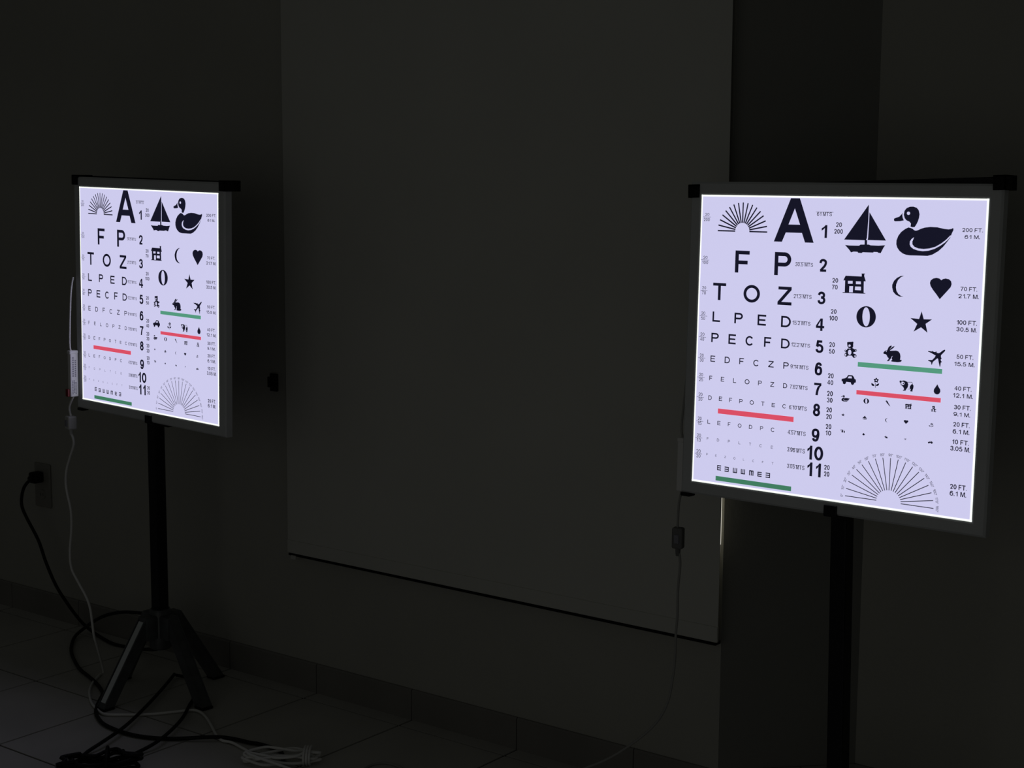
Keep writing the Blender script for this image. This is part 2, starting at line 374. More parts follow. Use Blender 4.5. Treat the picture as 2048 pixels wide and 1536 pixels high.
# ------------------------------------------------------------------ eye chart print (millimetres, u right, v down from the lit sheet's top corner)
D = json.loads('''{"T":[["20",0,10.0,42.9,20.1,37.0],["200",0,7.2,53.4,21.5,47.0],["20",0,9.3,130.0,19.3,123.8],["100",0,7.3,140.3,21.2,133.7],["20",0,8.9,192.0,18.6,185.6],["70",0,8.8,202.4,18.5,195.5],["61 MTS",0,263.2,38.0,295.6,30.6],["30.5 MTS",0,220.5,136.4,259.8,129.2],["21.3 MTS",0,219.8,198.8,259.4,191.3],["A",1,171.0,90.0,258.8,4.8],["F",1,84.7,154.6,117.5,110.5],["P",1,174.6,155.9,211.5,110.4],["T",1,35.0,212.0,65.7,177.4],["O",1,106.8,213.0,144.4,177.8],["Z",1,184.7,213.9,215.9,177.7],["1",2,274.8,79.9,286.7,55.2],["2",2,272.5,145.0,289.9,120.2],["3",2,272.1,207.8,289.4,183.2],["20",3,304.7,58.1,317.4,49.3],["200",3,301.6,71.0,320.2,62.3],["20",3,302.2,164.7,314.8,156.0],["70",3,302.0,177.7,314.4,168.9],["20",0,9.1,243.9,18.6,237.4],["50",0,9.0,254.3,18.5,247.7],["15.2 MTS",0,219.9,250.9,259.5,243.4],["12.2 MTS",0,219.2,293.8,260.8,286.7],["20",0,8.7,287.1,18.4,280.5],["40",0,8.6,297.2,18.1,290.3],["9.14 MTS",0,219.4,337.3,259.2,329.6],["20",0,9.1,330.3,18.4,323.7],["30",0,9.2,340.3,18.5,333.5],["7.62 MTS",0,219.7,377.2,259.3,369.5],["20",0,9.2,370.3,18.5,363.4],["25",0,9.3,380.5,18.8,373.5],["6.10 MTS",0,220.0,418.2,259.4,410.2],["20",0,9.5,411.1,18.8,404.1],["20",0,9.3,421.1,18.8,414.2],["20",0,9.6,461.0,18.7,453.9],["L",1,36.2,256.5,54.3,235.7],["P",1,87.8,256.7,107.3,235.2],["E",1,141.3,257.3,160.7,235.7],["D",1,194.4,257.5,216.3,235.2],["P",1,35.1,298.5,52.8,279.3],["E",1,75.7,299.3,93.0,279.2],["C",1,115.5,299.5,134.4,280.0],["F",1,158.0,299.1,173.9,279.4],["D",1,196.4,299.3,215.7,279.9],["E",4,35.0,338.4,46.1,325.8],["D",4,68.6,338.8,81.0,325.6],["F",4,103.0,338.3,113.6,325.7],["C",4,135.4,339.5,148.5,326.6],["Z",4,169.6,339.1,182.0,326.3],["P",4,203.5,339.4,215.5,326.4],["F",4,33.8,376.8,40.8,367.3],["E",4,61.2,376.9,69.2,367.4],["L",4,90.2,377.1,97.5,367.7],["O",4,117.2,377.5,128.3,367.4],["P",4,148.2,377.2,156.7,367.7],["Z",4,176.0,377.5,184.7,367.9],["D",4,204.8,377.7,214.0,368.1],["D",4,33.2,417.1,41.3,408.0],["E",4,58.3,417.0,66.1,408.1],["F",4,82.6,417.3,89.5,408.4],["P",4,106.4,417.3,114.2,408.6],["O",4,130.7,417.7,140.1,408.8],["T",4,157.2,417.6,164.3,408.9],["E",4,181.0,417.6,188.5,409.5],["C",4,205.1,418.0,213.6,409.6],["4",2,271.4,259.5,289.4,235.3],["5",2,272.2,302.4,289.7,277.8],["6",2,272.9,346.3,289.1,320.8],["7",2,273.0,385.2,288.7,361.1],["8",2,272.8,426.7,288.5,401.7],["20",3,302.0,224.7,314.3,215.8],["100",3,299.2,237.7,317.3,228.7],["20",3,301.7,288.8,313.9,279.7],["50",3,301.8,301.9,314.0,292.8],["20",3,301.8,349.6,314.2,340.0],["40",3,301.5,362.5,313.9,353.2],["20",3,301.7,384.4,314.1,374.5],["30",3,302.0,397.1,314.2,387.5],["20",3,301.6,416.1,313.9,406.5],["20",3,301.7,429.3,314.0,419.6],["15",0,9.5,471.0,19.0,463.8],["4.57 MTS",0,219.5,468.1,259.3,459.8],["20",0,8.8,496.0,18.5,489.0],["13",0,9.1,505.9,18.5,498.8],["3.96 MTS",0,219.6,502.7,259.1,494.0],["20",0,8.9,529.1,19.2,521.9],["20",0,8.9,538.9,19.2,531.7],["3.05 MTS",0,220.6,535.6,259.7,527.1],["L",4,33.1,466.4,39.9,458.1],["E",4,56.7,466.8,64.2,458.5],["F",4,81.7,466.6,87.9,458.6],["O",4,105.0,466.8,113.6,458.6],["D",4,131.0,466.8,138.7,458.7],["P",4,156.8,466.7,163.7,458.7],["C",4,181.3,467.4,190.0,458.9],["F",0,33.0,499.8,37.4,494.4],["D",0,57.2,500.4,62.6,494.7],["P",0,83.3,500.3,88.4,494.7],["L",0,108.1,500.5,112.7,494.8],["T",0,133.0,500.5,137.6,494.8],["C",0,156.9,501.2,162.7,495.2],["E",0,182.9,501.1,187.8,495.4],["P",0,32.8,532.1,36.9,527.7],["E",0,54.6,532.3,58.1,527.9],["Z",0,76.5,532.4,80.3,528.2],["O",0,97.9,533.0,102.4,528.3],["L",0,120.1,532.7,123.3,528.4],["C",0,141.9,533.1,146.1,528.3],["F",0,164.1,532.8,167.5,528.5],["T",0,186.1,533.0,190.2,528.4],["9",2,272.3,476.6,289.2,450.8],["10",2,264.4,513.0,299.2,485.3],["11",2,266.1,545.7,295.7,518.4],["20",3,301.8,448.9,314.0,439.1],["10",3,302.4,461.2,314.2,451.7],["20",3,302.3,528.8,314.4,519.4],["20",3,302.6,542.0,314.4,532.3],["200 FT.",3,558.8,60.9,598.1,53.8],["61 M.",3,564.1,73.3,593.1,66.4],["70 FT.",3,561.5,167.8,593.4,160.4],["21.7 M.",3,557.9,181.2,597.0,173.5],["100 FT.",3,557.9,229.5,596.5,221.2],["30.5 M.",3,557.4,241.9,596.5,234.2],["50 FT.",3,560.8,291.9,593.0,284.3],["15.5 M.",3,557.4,305.2,596.1,297.8],["40 FT.",3,560.2,350.3,592.8,342.5],["12.1 M.",3,557.9,363.4,596.2,355.6],["30 FT.",3,561.0,385.2,593.3,377.0],["9.1 M.",3,560.7,397.8,592.8,390.4],["20 FT.",3,561.2,417.1,593.0,408.7],["6.1 M.",3,561.0,430.1,593.2,422.0],["10 FT.",3,561.6,449.7,593.4,441.0],["3.05 M.",3,557.9,462.0,596.4,453.3],["20 FT.",3,561.4,533.4,593.8,524.0],["6.1 M.",3,561.5,545.9,593.6,536.9]],"LN":[[5.8,45.2,24.1,45.2,0.7],[3.9,132.2,23.2,132.2,0.7],[5.8,194.2,22.1,194.2,0.7],[260.6,30.5,298.3,30.5,0.7],[221.8,129.1,253.0,129.1,0.7],[221.3,191.4,250.5,191.4,0.7],[5.6,246.2,23.5,246.2,0.7],[5.2,289.5,22.5,289.5,0.7],[5.1,332.4,22.5,332.4,0.7],[5.0,372.5,22.4,372.5,0.7],[5.3,413.5,22.7,413.5,0.7],[5.8,463.2,23.0,463.2,0.7],[221.0,243.6,247.6,243.6,0.7],[220.2,286.8,247.8,286.8,0.7],[221.0,330.6,248.1,330.6,0.7],[221.6,370.1,248.2,370.1,0.7],[222.1,411.0,248.3,411.0,0.7],[5.3,497.6,22.3,497.6,0.7],[5.3,530.8,22.8,530.8,0.7],[221.4,460.3,247.7,460.3,0.7],[221.8,495.2,247.5,495.2,0.7],[222.8,528.0,248.2,528.0,0.7]],"BX":[["red",57.1,432.8,231.2,443.0],["dgreen",57.5,571.8,232.2,581.3],["green",364.0,313.4,534.5,322.5],["red",363.8,367.4,534.7,375.8]],"S":{"duck":[["ink",[[454.1,55.4],[447.4,58.6],[439.8,64.3],[434.3,71.7],[431.2,80.1],[431.2,87.4],[433.5,93.7],[438.1,99.4],[444.8,104.0],[451.8,106.3],[459.6,107.1],[475.1,106.9],[494.4,106.8],[503.8,104.1],[514.9,97.5],[524.0,89.1],[531.1,79.9],[536.4,72.6],[539.6,63.6],[542.2,58.1],[541.4,54.2],[538.3,56.1],[532.7,57.1],[524.2,56.4],[510.8,53.9],[497.4,53.5],[486.0,55.0],[478.4,57.5],[472.8,60.2],[468.9,61.2],[465.6,60.4],[463.0,58.3],[460.0,56.9]]],["sheet",[[465.9,73.3],[461.4,76.5],[458.3,81.1],[458.0,86.6],[460.4,91.1],[465.8,94.9],[474.7,97.5],[484.4,98.5],[495.8,97.2],[507.1,93.6],[518.2,87.5],[527.4,80.9],[534.2,74.1],[538.4,68.6],[536.7,67.9],[529.0,76.0],[519.9,83.1],[508.8,89.6],[497.5,93.0],[486.1,94.4],[475.4,93.7],[467.5,90.8],[463.4,86.4],[463.1,81.0],[465.1,76.4]]],["ink",[[457.9,53.8],[458.6,48.4],[455.5,44.8],[449.5,42.6],[445.6,38.6],[443.5,32.3],[444.5,25.0],[448.4,20.0],[455.0,17.2],[461.8,16.9],[468.7,19.1],[472.8,23.6],[474.7,30.8],[473.9,38.1],[472.0,44.4],[469.3,49.9],[466.3,54.5],[461.8,55.0]]],["sheet",[[456.0,29.3],[455.9,30.3],[455.5,31.2],[454.8,31.8],[453.9,32.3],[452.9,32.5],[451.9,32.3],[450.9,31.9],[450.1,31.2],[449.6,30.4],[449.4,29.4],[449.5,28.5],[450.0,27.6],[450.7,26.9],[451.6,26.5],[452.6,26.3],[453.6,26.4],[454.6,26.8],[455.3,27.5],[455.8,28.4]]],["ink",[[441.6,28.7],[440.6,32.3],[441.6,37.8],[444.2,42.7],[436.9,44.3],[427.0,44.8],[424.4,43.6],[424.2,40.0],[427.7,38.4],[434.5,36.1],[438.2,32.4]]]],"sailboat":[["ink",[[371.6,14.5],[372.0,41.9],[370.8,77.2],[369.0,81.8],[323.4,81.8]]],["ink",[[373.8,28.9],[410.1,81.2],[372.4,81.2],[373.2,77.1],[373.6,53.0]]],["ink",[[366.5,81.4],[371.4,81.2],[371.8,90.5],[366.6,90.6]]],["ink",[[325.9,91.9],[334.8,92.7],[355.3,92.5],[358.2,90.2],[375.4,89.6],[379.5,91.0],[395.6,91.2],[409.1,89.9],[405.8,94.6],[400.7,104.9],[395.3,104.5],[394.2,103.3],[386.2,103.2],[385.2,104.5],[370.1,104.6],[364.0,104.5],[361.1,106.2],[353.9,105.9],[352.8,104.1],[344.6,104.0],[339.2,105.7],[335.3,100.9]]]],"house":[["ink",[[363.2,144.9],[369.9,144.6],[370.0,146.0],[368.9,146.5],[369.1,150.0],[372.6,159.3],[368.5,159.5],[369.3,181.4],[373.0,181.9],[372.7,182.9],[325.4,183.4],[325.1,182.0],[329.7,181.8],[329.4,159.4],[325.8,159.6],[327.2,156.0],[330.0,150.5],[363.5,150.5],[363.6,146.7],[363.0,146.0]]],["sheet",[[335.4,160.1],[345.3,159.7],[345.5,165.0],[335.7,165.5]]],["sheet",[[352.2,160.2],[362.4,160.0],[362.7,165.2],[352.5,165.4]]],["sheet",[[339.0,170.0],[346.7,169.7],[346.7,181.5],[339.0,181.6]]],["sheet",[[351.0,170.1],[363.2,169.8],[363.6,176.8],[351.0,176.8]]]],"moon":[["ink",[[450.3,145.4],[443.0,146.1],[435.8,149.9],[430.2,155.6],[426.9,163.3],[427.1,168.2],[429.7,176.3],[435.2,181.5],[442.7,184.6],[450.8,184.6],[445.6,183.1],[440.3,179.9],[436.3,174.6],[434.8,167.8],[435.2,161.6],[438.2,153.9],[443.8,148.1]]]],"heart":[["ink",[[523.6,150.3],[519.9,147.3],[514.1,146.4],[507.7,147.8],[502.9,151.7],[501.7,156.5],[503.4,161.8],[508.1,168.4],[515.7,176.8],[522.5,185.2],[529.9,176.8],[537.9,167.6],[542.6,162.0],[544.0,156.5],[542.7,151.2],[538.3,147.8],[531.9,146.7],[527.0,147.9]]]],"round":[["ink",[[396.8,225.2],[396.6,229.1],[395.7,233.0],[394.0,236.6],[391.6,239.8],[388.7,242.5],[385.4,244.5],[381.6,245.9],[377.7,246.6],[373.8,246.4],[369.9,245.5],[366.3,243.9],[363.1,241.5],[360.5,238.6],[358.4,235.2],[357.1,231.5],[356.5,227.6],[356.7,223.6],[357.6,219.7],[359.3,216.1],[361.7,212.9],[364.7,210.2],[368.1,208.1],[371.8,206.8],[375.7,206.2],[379.7,206.3],[383.5,207.3],[387.0,209.0],[390.2,211.3],[392.9,214.2],[394.9,217.6],[396.2,221.3]]],["sheet",[[384.4,225.9],[384.4,229.9],[384.1,233.8],[383.3,237.3],[382.2,240.2],[380.9,242.5],[379.3,243.9],[377.6,244.5],[375.9,244.1],[374.2,242.9],[372.6,240.8],[371.2,238.0],[370.1,234.7],[369.4,230.9],[369.0,226.8],[369.0,222.8],[369.4,218.9],[370.1,215.4],[371.2,212.5],[372.5,210.2],[374.1,208.8],[375.8,208.3],[377.6,208.6],[379.3,209.9],[380.8,211.9],[382.2,214.7],[383.3,218.1],[384.0,221.9]]]],"star":[["ink",[[488.4,209.5],[493.3,224.0],[509.6,223.3],[497.4,232.3],[501.8,248.4],[488.7,239.2],[474.2,248.3],[480.8,233.4],[466.6,223.1],[484.0,224.1]]]],"bear":[["ink",[[339.4,277.7],[341.7,276.8],[349.4,276.0],[351.4,275.3],[352.9,276.5],[352.5,280.6],[352.8,284.9],[351.1,287.7],[356.0,290.1],[358.9,289.3],[360.7,291.3],[360.2,293.5],[356.2,294.9],[353.9,295.6],[353.4,297.8],[358.2,299.1],[360.4,301.1],[360.2,303.8],[357.3,306.1],[353.8,306.2],[351.9,303.8],[350.1,302.4],[342.4,302.9],[340.7,305.0],[338.4,305.4],[335.6,304.0],[335.2,300.2],[336.8,297.9],[339.1,296.7],[335.5,295.9],[334.3,293.8],[335.9,292.1],[339.5,292.3],[341.2,289.5],[342.8,287.2],[340.4,285.2],[339.9,281.5]]],["sheet",[[347.4,283.3],[347.2,284.3],[346.5,285.1],[345.5,285.6],[344.3,285.7],[343.2,285.3],[342.5,284.6],[342.2,283.7],[342.4,282.8],[343.1,282.0],[344.1,281.5],[345.2,281.4],[346.3,281.7],[347.1,282.4]]],["sheet",[[349.5,296.1],[349.4,298.1],[348.6,299.7],[347.5,300.9],[346.1,301.4],[344.7,301.1],[343.5,300.1],[342.6,298.6],[342.2,296.7],[342.4,294.8],[343.1,293.1],[344.3,291.9],[345.6,291.5],[347.1,291.7],[348.3,292.7],[349.2,294.3]]],["sheet",[[338.9,301.6],[338.8,302.7],[338.4,303.5],[337.7,303.8],[337.1,303.6],[336.5,302.8],[336.3,301.8],[336.4,300.7],[336.9,299.9],[337.5,299.5],[338.2,299.8],[338.7,300.5]]],["sheet",[[359.1,302.8],[358.9,303.7],[358.4,304.4],[357.6,304.7],[356.9,304.5],[356.3,303.9],[356.0,303.0],[356.2,302.1],[356.7,301.4],[357.4,301.1],[358.2,301.2],[358.8,301.9]]],["sheet",[[337.7,293.9],[337.5,294.5],[337.0,295.0],[336.4,295.0],[335.8,294.7],[335.6,294.0],[335.7,293.4],[336.3,293.0],[336.9,292.9],[337.5,293.3]]],["sheet",[[359.8,291.7],[359.6,292.3],[359.1,292.7],[358.5,292.7],[357.9,292.4],[357.7,291.9],[357.9,291.3],[358.4,290.9],[359.0,290.9],[359.6,291.2]]],["sheet",[[341.9,288.4],[347.6,288.5],[347.7,289.3],[342.0,289.1]]],["ink",[[344.6,282.8],[344.4,283.3],[343.8,283.5],[343.2,283.3],[343.0,282.9],[343.2,282.4],[343.8,282.2],[344.3,282.3]]]],"rabbit":[["ink",[[415.6,292.1],[416.4,290.4],[419.2,287.8],[423.1,287.1],[424.1,284.6],[425.7,280.7],[428.4,278.2],[432.3,277.1],[431.4,280.3],[429.2,283.1],[426.7,285.5],[430.9,282.0],[434.1,279.1],[438.1,277.7],[436.5,280.5],[432.7,283.9],[428.6,286.5],[430.0,287.2],[434.5,286.7],[441.3,286.0],[445.9,287.2],[449.5,291.2],[450.6,295.8],[450.5,300.1],[450.1,302.8],[452.9,302.5],[453.6,304.6],[451.4,306.6],[445.8,307.6],[437.9,307.6],[432.7,307.3],[432.1,305.7],[434.3,304.0],[433.0,301.4],[434.0,298.2],[435.0,296.5],[432.8,298.0],[431.9,301.5],[430.8,302.7],[429.1,304.4],[428.7,306.5],[425.3,307.5],[423.5,306.4],[425.7,304.6],[427.3,301.9],[424.3,299.4],[422.4,295.9],[420.1,294.4],[417.2,294.3],[415.6,293.2]]],["sheet",[[422.4,289.3],[422.3,289.7],[421.8,290.0],[421.3,290.1],[420.8,289.8],[420.6,289.4],[420.8,288.9],[421.2,288.6],[421.8,288.6],[422.2,288.8]]]],"plane":[["ink",[[537.0,277.2],[538.5,277.8],[538.2,279.4],[536.2,282.1],[531.5,287.1],[530.5,288.8],[531.0,292.4],[532.2,293.0],[531.7,295.1],[530.5,295.8],[531.3,299.1],[532.9,299.5],[532.5,301.1],[531.0,301.7],[530.3,309.6],[529.2,309.4],[526.8,301.5],[525.2,294.9],[523.7,294.5],[519.0,298.5],[515.3,301.9],[513.9,307.2],[513.0,307.0],[511.7,302.2],[505.8,300.0],[506.0,298.8],[514.0,298.1],[518.7,292.8],[520.2,289.5],[511.7,285.5],[505.0,283.4],[504.9,282.1],[512.7,282.3],[513.7,280.9],[514.9,282.4],[519.3,283.2],[520.3,281.4],[521.7,282.2],[521.8,284.0],[524.9,284.8],[528.1,283.8],[533.3,279.2]]]],"car":[["ink",[[331.4,349.2],[332.2,348.6],[338.7,346.9],[342.1,344.5],[344.9,340.1],[353.7,340.0],[356.8,342.7],[358.8,346.8],[361.4,347.7],[361.7,353.1],[358.6,354.1],[357.5,357.2],[354.7,358.8],[352.3,357.7],[350.9,354.0],[341.4,353.7],[340.4,357.1],[337.5,359.0],[334.4,357.3],[334.0,353.8],[331.6,353.2]]],["sheet",[[344.0,346.5],[346.2,342.7],[352.1,342.3],[353.1,345.9]]]],"flower":[["ink",[[408.4,345.1],[407.3,345.9],[406.8,346.5],[407.0,347.4],[407.2,348.7],[406.6,349.6],[405.3,349.5],[404.2,348.9],[403.5,348.6],[402.6,349.1],[401.3,349.7],[400.2,349.5],[399.9,348.4],[400.3,347.2],[400.4,346.4],[399.7,345.8],[398.7,344.9],[398.6,343.9],[399.7,343.2],[401.0,343.1],[401.8,342.9],[402.2,342.1],[402.9,340.9],[404.0,340.5],[404.9,341.2],[405.4,342.3],[405.8,343.0],[406.8,343.0],[408.1,343.2],[408.9,344.0]]],["sheet",[[405.4,345.3],[405.2,346.1],[404.7,346.6],[404.0,346.9],[403.2,346.7],[402.6,346.3],[402.4,345.6],[402.6,344.9],[403.1,344.3],[403.8,344.1],[404.6,344.2],[405.1,344.7]]],["ink",[[401.6,350.4],[402.5,350.3],[403.4,359.6],[402.3,359.7]]],["ink",[[394.1,351.0],[398.8,353.1],[400.6,355.4],[399.6,357.0],[396.1,356.5],[394.3,354.5]]],["ink",[[410.3,350.7],[409.8,353.7],[407.1,356.1],[403.4,355.9],[404.1,353.7],[407.4,351.6]]]],"panda":[["ink",[[462.2,341.2],[466.8,342.9],[469.1,347.5],[468.4,352.8],[465.3,357.3],[464.3,359.7],[459.2,360.2],[458.6,359.0],[461.4,357.7],[459.5,353.6],[456.5,351.2],[453.6,349.4],[452.1,346.3],[451.0,342.7],[452.6,341.5],[455.5,342.1],[459.4,340.9]]],["sheet",[[461.7,346.2],[461.5,347.3],[460.8,348.3],[459.7,349.2],[458.3,349.6],[456.8,349.8],[455.4,349.5],[454.2,348.9],[453.4,348.0],[453.1,347.0],[453.3,345.9],[454.0,344.9],[455.1,344.1],[456.5,343.6],[458.0,343.4],[459.4,343.7],[460.6,344.3],[461.4,345.2]]],["ink",[[455.9,345.8],[455.7,346.5],[455.3,346.9],[454.6,347.0],[454.1,346.6],[453.9,346.0],[454.0,345.3],[454.5,344.8],[455.1,344.7],[455.7,345.1]]],["ink",[[460.4,347.0],[459.7,347.7],[458.9,347.8],[458.2,347.5],[458.0,346.7],[458.3,345.9],[459.0,345.2],[459.8,345.0],[460.4,345.4],[460.7,346.1]]],["ink",[[456.7,348.6],[456.5,349.0],[455.8,349.3],[455.2,349.1],[454.9,348.7],[455.2,348.3],[455.8,348.0],[456.4,348.1]]],["ink",[[477.6,346.2],[480.0,348.9],[479.7,353.9],[478.2,357.7],[478.7,360.0],[474.4,360.4],[473.8,358.1],[474.8,356.5],[472.4,354.6],[472.8,350.3],[475.4,346.9]]],["ink",[[466.8,343.0],[476.3,342.3],[478.8,346.4],[478.0,346.7],[475.8,343.1],[466.8,343.8]]],["ink",[[468.4,355.9],[473.6,355.7],[473.7,356.4],[468.4,356.5]]]],"drop":[["ink",[[526.5,342.3],[529.1,346.9],[532.4,351.3],[533.1,354.9],[531.7,358.7],[528.8,360.8],[525.5,361.1],[521.9,359.6],[520.0,356.1],[520.4,351.9],[523.7,346.9]]]],"bolt":[["ink",[[424.3,383.4],[426.8,381.5],[429.1,383.4],[431.0,386.5],[433.5,390.0],[435.3,392.8],[431.8,390.6],[430.0,388.2],[427.6,386.8],[426.3,384.0]]]]},"RP":[["duck",332.0,379.9,350.2,392.0],["round",379.3,381.7,390.9,391.9],["house",464.3,383.0,478.4,393.6],["bear",516.4,383.1,527.0,394.6],["star",333.8,414.7,341.7,420.9],["sailboat",378.7,414.7,388.4,422.4],["moon",425.8,414.9,431.1,423.0],["heart",463.6,415.1,472.9,422.4],["flower",514.1,415.5,523.3,423.3],["panda",333.9,446.7,343.6,453.0],["drop",380.4,448.4,385.3,453.1],["rabbit",425.8,449.0,433.0,453.6],["plane",465.7,449.4,470.9,453.2],["car",513.6,449.0,523.6,454.3]],"EE":[[0,60.1,549.1,69.6,559.7],[2,77.9,550.0,87.8,560.4],[1,97.6,550.3,107.4,560.5],[1,116.3,550.2,126.0,560.8],[3,135.5,550.6,145.6,561.1],[0,154.8,551.3,164.6,561.0],[2,173.5,550.7,183.8,561.0]]}''')
CW, CH = 0.607, 0.590
def cp(u, v, y):
    return (u / 1000 - CW / 2, y, CH / 2 - v / 1000)


# ------------------------------------------------------------------ grotesque lettering drawn as filled strokes
def _arc(cx, cy, rx, ry, a0, a1, n=22):
    return [(cx + rx * math.cos(math.radians(a0 + (a1 - a0) * i / n)), cy + ry * math.sin(math.radians(a0 + (a1 - a0) * i / n))) for i in range(n + 1)]


def _spline(P, n=5):
    out = []
    for i in range(len(P) - 1):
        p0, p1, p2, p3 = P[max(i - 1, 0)], P[i], P[i + 1], P[min(i + 2, len(P) - 1)]
        for k in range(n):
            t = k / n
            out.append(tuple(0.5 * (2 * b + (c - a) * t + (2 * a - 5 * b + 4 * c - d) * t * t + (3 * b - a - 3 * c + d) * t ** 3) for a, b, c, d in zip(p0, p1, p2, p3)))
    out.append(P[-1])
    return out


_SIX = [(.92, .80), (.80, .95), (.52, 1), (.20, .90), (.03, .60), (0, .33), (.12, .08), (.5, 0), (.88, .08), (1, .32), (.88, .56), (.52, .635), (.17, .55), (.01, .36)]
STROKES = {
    'O': [_arc(.5, .5, .5, .5, 0, 360, 40)], '0': [_arc(.5, .5, .5, .5, 0, 360, 40)],
    'C': [_arc(.5, .5, .5, .5, 38, 322, 36)],
    'D': [[(0, 0), (0, 1), (.42, 1)] + _arc(.42, .5, .58, .5, 90, -90)[1:] + [(0, 0), (0, .2)]],
    'P': [[(0, -.1), (0, 1), (.62, 1)] + _arc(.62, .73, .38, .27, 90, -90, 16)[1:] + [(0, .46)]],
    'S': [_spline([(.95, .76), (.82, .94), (.5, 1), (.17, .92), (.05, .75), (.18, .58), (.5, .51), (.82, .43), (.99, .25), (.85, .06), (.5, 0), (.15, .06), (0, .27)])],
    '2': [_spline([(.03, .70), (.14, .92), (.5, 1), (.88, .91), (.96, .72), (.82, .48), (.45, .22), (.10, .0)]), [(0, 0), (1.08, 0)]],
    '3': [_spline([(.03, .76), (.18, .94), (.5, 1), (.82, .93), (.92, .76), (.80, .59), (.42, .535)]), _spline([(.42, .535), (.84, .48), (1, .28), (.86, .07), (.5, 0), (.17, .06), (0, .26)])],
    '5': [[(.95, 1), (.22, 1), (.08, .49)], _spline([(.08, .49), (.28, .61), (.54, .64), (.88, .54), (1, .32), (.88, .08), (.5, 0), (.16, .06), (0, .24)])],
    '6': [_spline(_SIX)], '9': [_spline([(1 - a, 1 - b) for a, b in _SIX])],
    '8': [_arc(.5, .765, .43, .235, 0, 360, 30), _arc(.5, .265, .5, .265, 0, 360, 30)],
    '\u00b0': [_arc(.5, .85, .5, .15, 0, 360, 14)],
    'W': [],
}
INK_W = {'1': .37, '.': .15, '\u00b0': .3, 'M': .86, 'T': .78, 'S': .78, 'F': .66, ' ': .26}


def glyph_polys(ch, x0, x1, h, w):
    """filled outlines of one letter standing on 0, in mm; w is the stem"""
    W = x1 - x0
    t = w * 0.92
    R = lambda a, b, c, d: [[(x0 + a, b), (x0 + c, b), (x0 + c, d), (x0 + a, d)]]
    S = lambda pts: [[(x0 + a * W, b * h) for a, b in pts]]
    r, th = w / W, t / h
    if ch in 'LFET':
        if ch == 'T':
            return [R(0, h - t, W, h), R(W / 2 - w / 2, 0, W / 2 + w / 2, h - t)]
        o = [R(0, 0, w, h)]
        if ch in 'FE':
            o += [R(w, h - t, W, h), R(w, h * .5 - t * .42, W * .92, h * .5 + t * .5) if ch == 'E' else R(w, h * .47 - t * .5, W * .88, h * .47 + t * .5)]
        if ch in 'LE':
            o += [R(w, 0, W, t)]
        return o
    if ch == 'A':
        return [[[(x0 + a * W, b * h) for a, b in ((0, 0), (.39, 1), (.615, 1), (1, 0), (.785, 0), (.70, .215), (.295, .215), (.205, 0))],
                 [(x0 + a * W, b * h) for a, b in ((.355, .40), (.5, .77), (.645, .40))]]]
    if ch == 'Z':
        return [S([(.03, 1), (.97, 1), (.97, 1 - th), (r * 1.3, th), (1, th), (1, 0), (0, 0), (0, th), (.97 - r * 1.3, 1 - th), (.03, 1 - th)])]
    if ch == 'M':
        return [S([(0, 0), (0, 1), (r * 1.45, 1), (.5, .27), (1 - r * 1.45, 1), (1, 1), (1, 0), (1 - r, 0), (1 - r, .78), (.5 + r * .48, 0), (.5 - r * .48, 0), (r, .78), (r, 0)])]
    if ch == '1':
        return [S([(1 - r, 0), (1, 0), (1, 1), (1 - r * .8, 1), (.42, .86), (0, .745), (0, .745 - th), (.38, .67), (1 - r, .77)])]
    if ch == '4':
        b0, b1, sr = .225, .225 + th, .80
        return [[[(x0 + a * W, b * h) for a, b in ((0, b0), (0, b1), (sr - r * 1.0, 1), (sr, 1), (sr, b0))],
                 [(x0 + a * W, b * h) for a, b in ((r * .85, b1), (sr - r, b1), (sr - r, .80))]],
                S([(sr - r, 0), (sr, 0), (sr, b0), (sr - r, b0)]), S([(sr, b0), (1, b0), (1, b1), (sr, b1)])]
    if ch == '7':
        d = _spline([(.90, 1 - th), (.66, .68), (.48, .34), (.41, 0)])
        q = [(a - r * .55, b) for a, b in d] + [(min(1, a + r * .5), b) for a, b in d[::-1]]
        return [S([(0, 1 - th), (1, 1 - th), (1, 1), (0, 1)]), S(q)]
    if ch == '.':
        return [R(0, 0, W, W)]
    if ch == 'E_':
        return []
    out = []
    if ch == '\u00b0':
        w = min(w, W * .3)
    for pts in STROKES[ch]:
        P = [(x0 + w / 2 + a * (W - w), t / 2 + b * (h - t)) for a, b in pts]
        if ch == 'P':
            P[0] = (P[0][0], 0.0)
        closed = math.dist(P[0], P[-1]) < 1e-6
        L, Rr = [], []
        n = len(P)
        for i, p in enumerate(P):
            a = P[i - 1] if i else (P[-2] if closed else P[0])
            b = P[i + 1] if i < n - 1 else (P[1] if closed else P[-1])
            d1 = (p[0] - a[0], p[1] - a[1])
            d2 = (b[0] - p[0], b[1] - p[1])
            l1, l2 = math.hypot(*d1) or 0, math.hypot(*d2) or 0
            n1 = (-d1[1] / l1, d1[0] / l1) if l1 else None
            n2 = (-d2[1] / l2, d2[0] / l2) if l2 else None
            n1 = n1 or n2
            n2 = n2 or n1
            m = (n1[0] + n2[0], n1[1] + n2[1])
            k = max(0.35, (m[0] * m[0] + m[1] * m[1]) / 2)
            q = (m[0] / k, m[1] / k)
            L.append((p[0] + q[0] * w / 2, p[1] + q[1] * t / 2))
            Rr.append((p[0] - q[0] * w / 2, p[1] - q[1] * t / 2))
        for i in range(n - 1):
            out.append([[L[i], L[i + 1], Rr[i + 1], Rr[i]]])
    return out


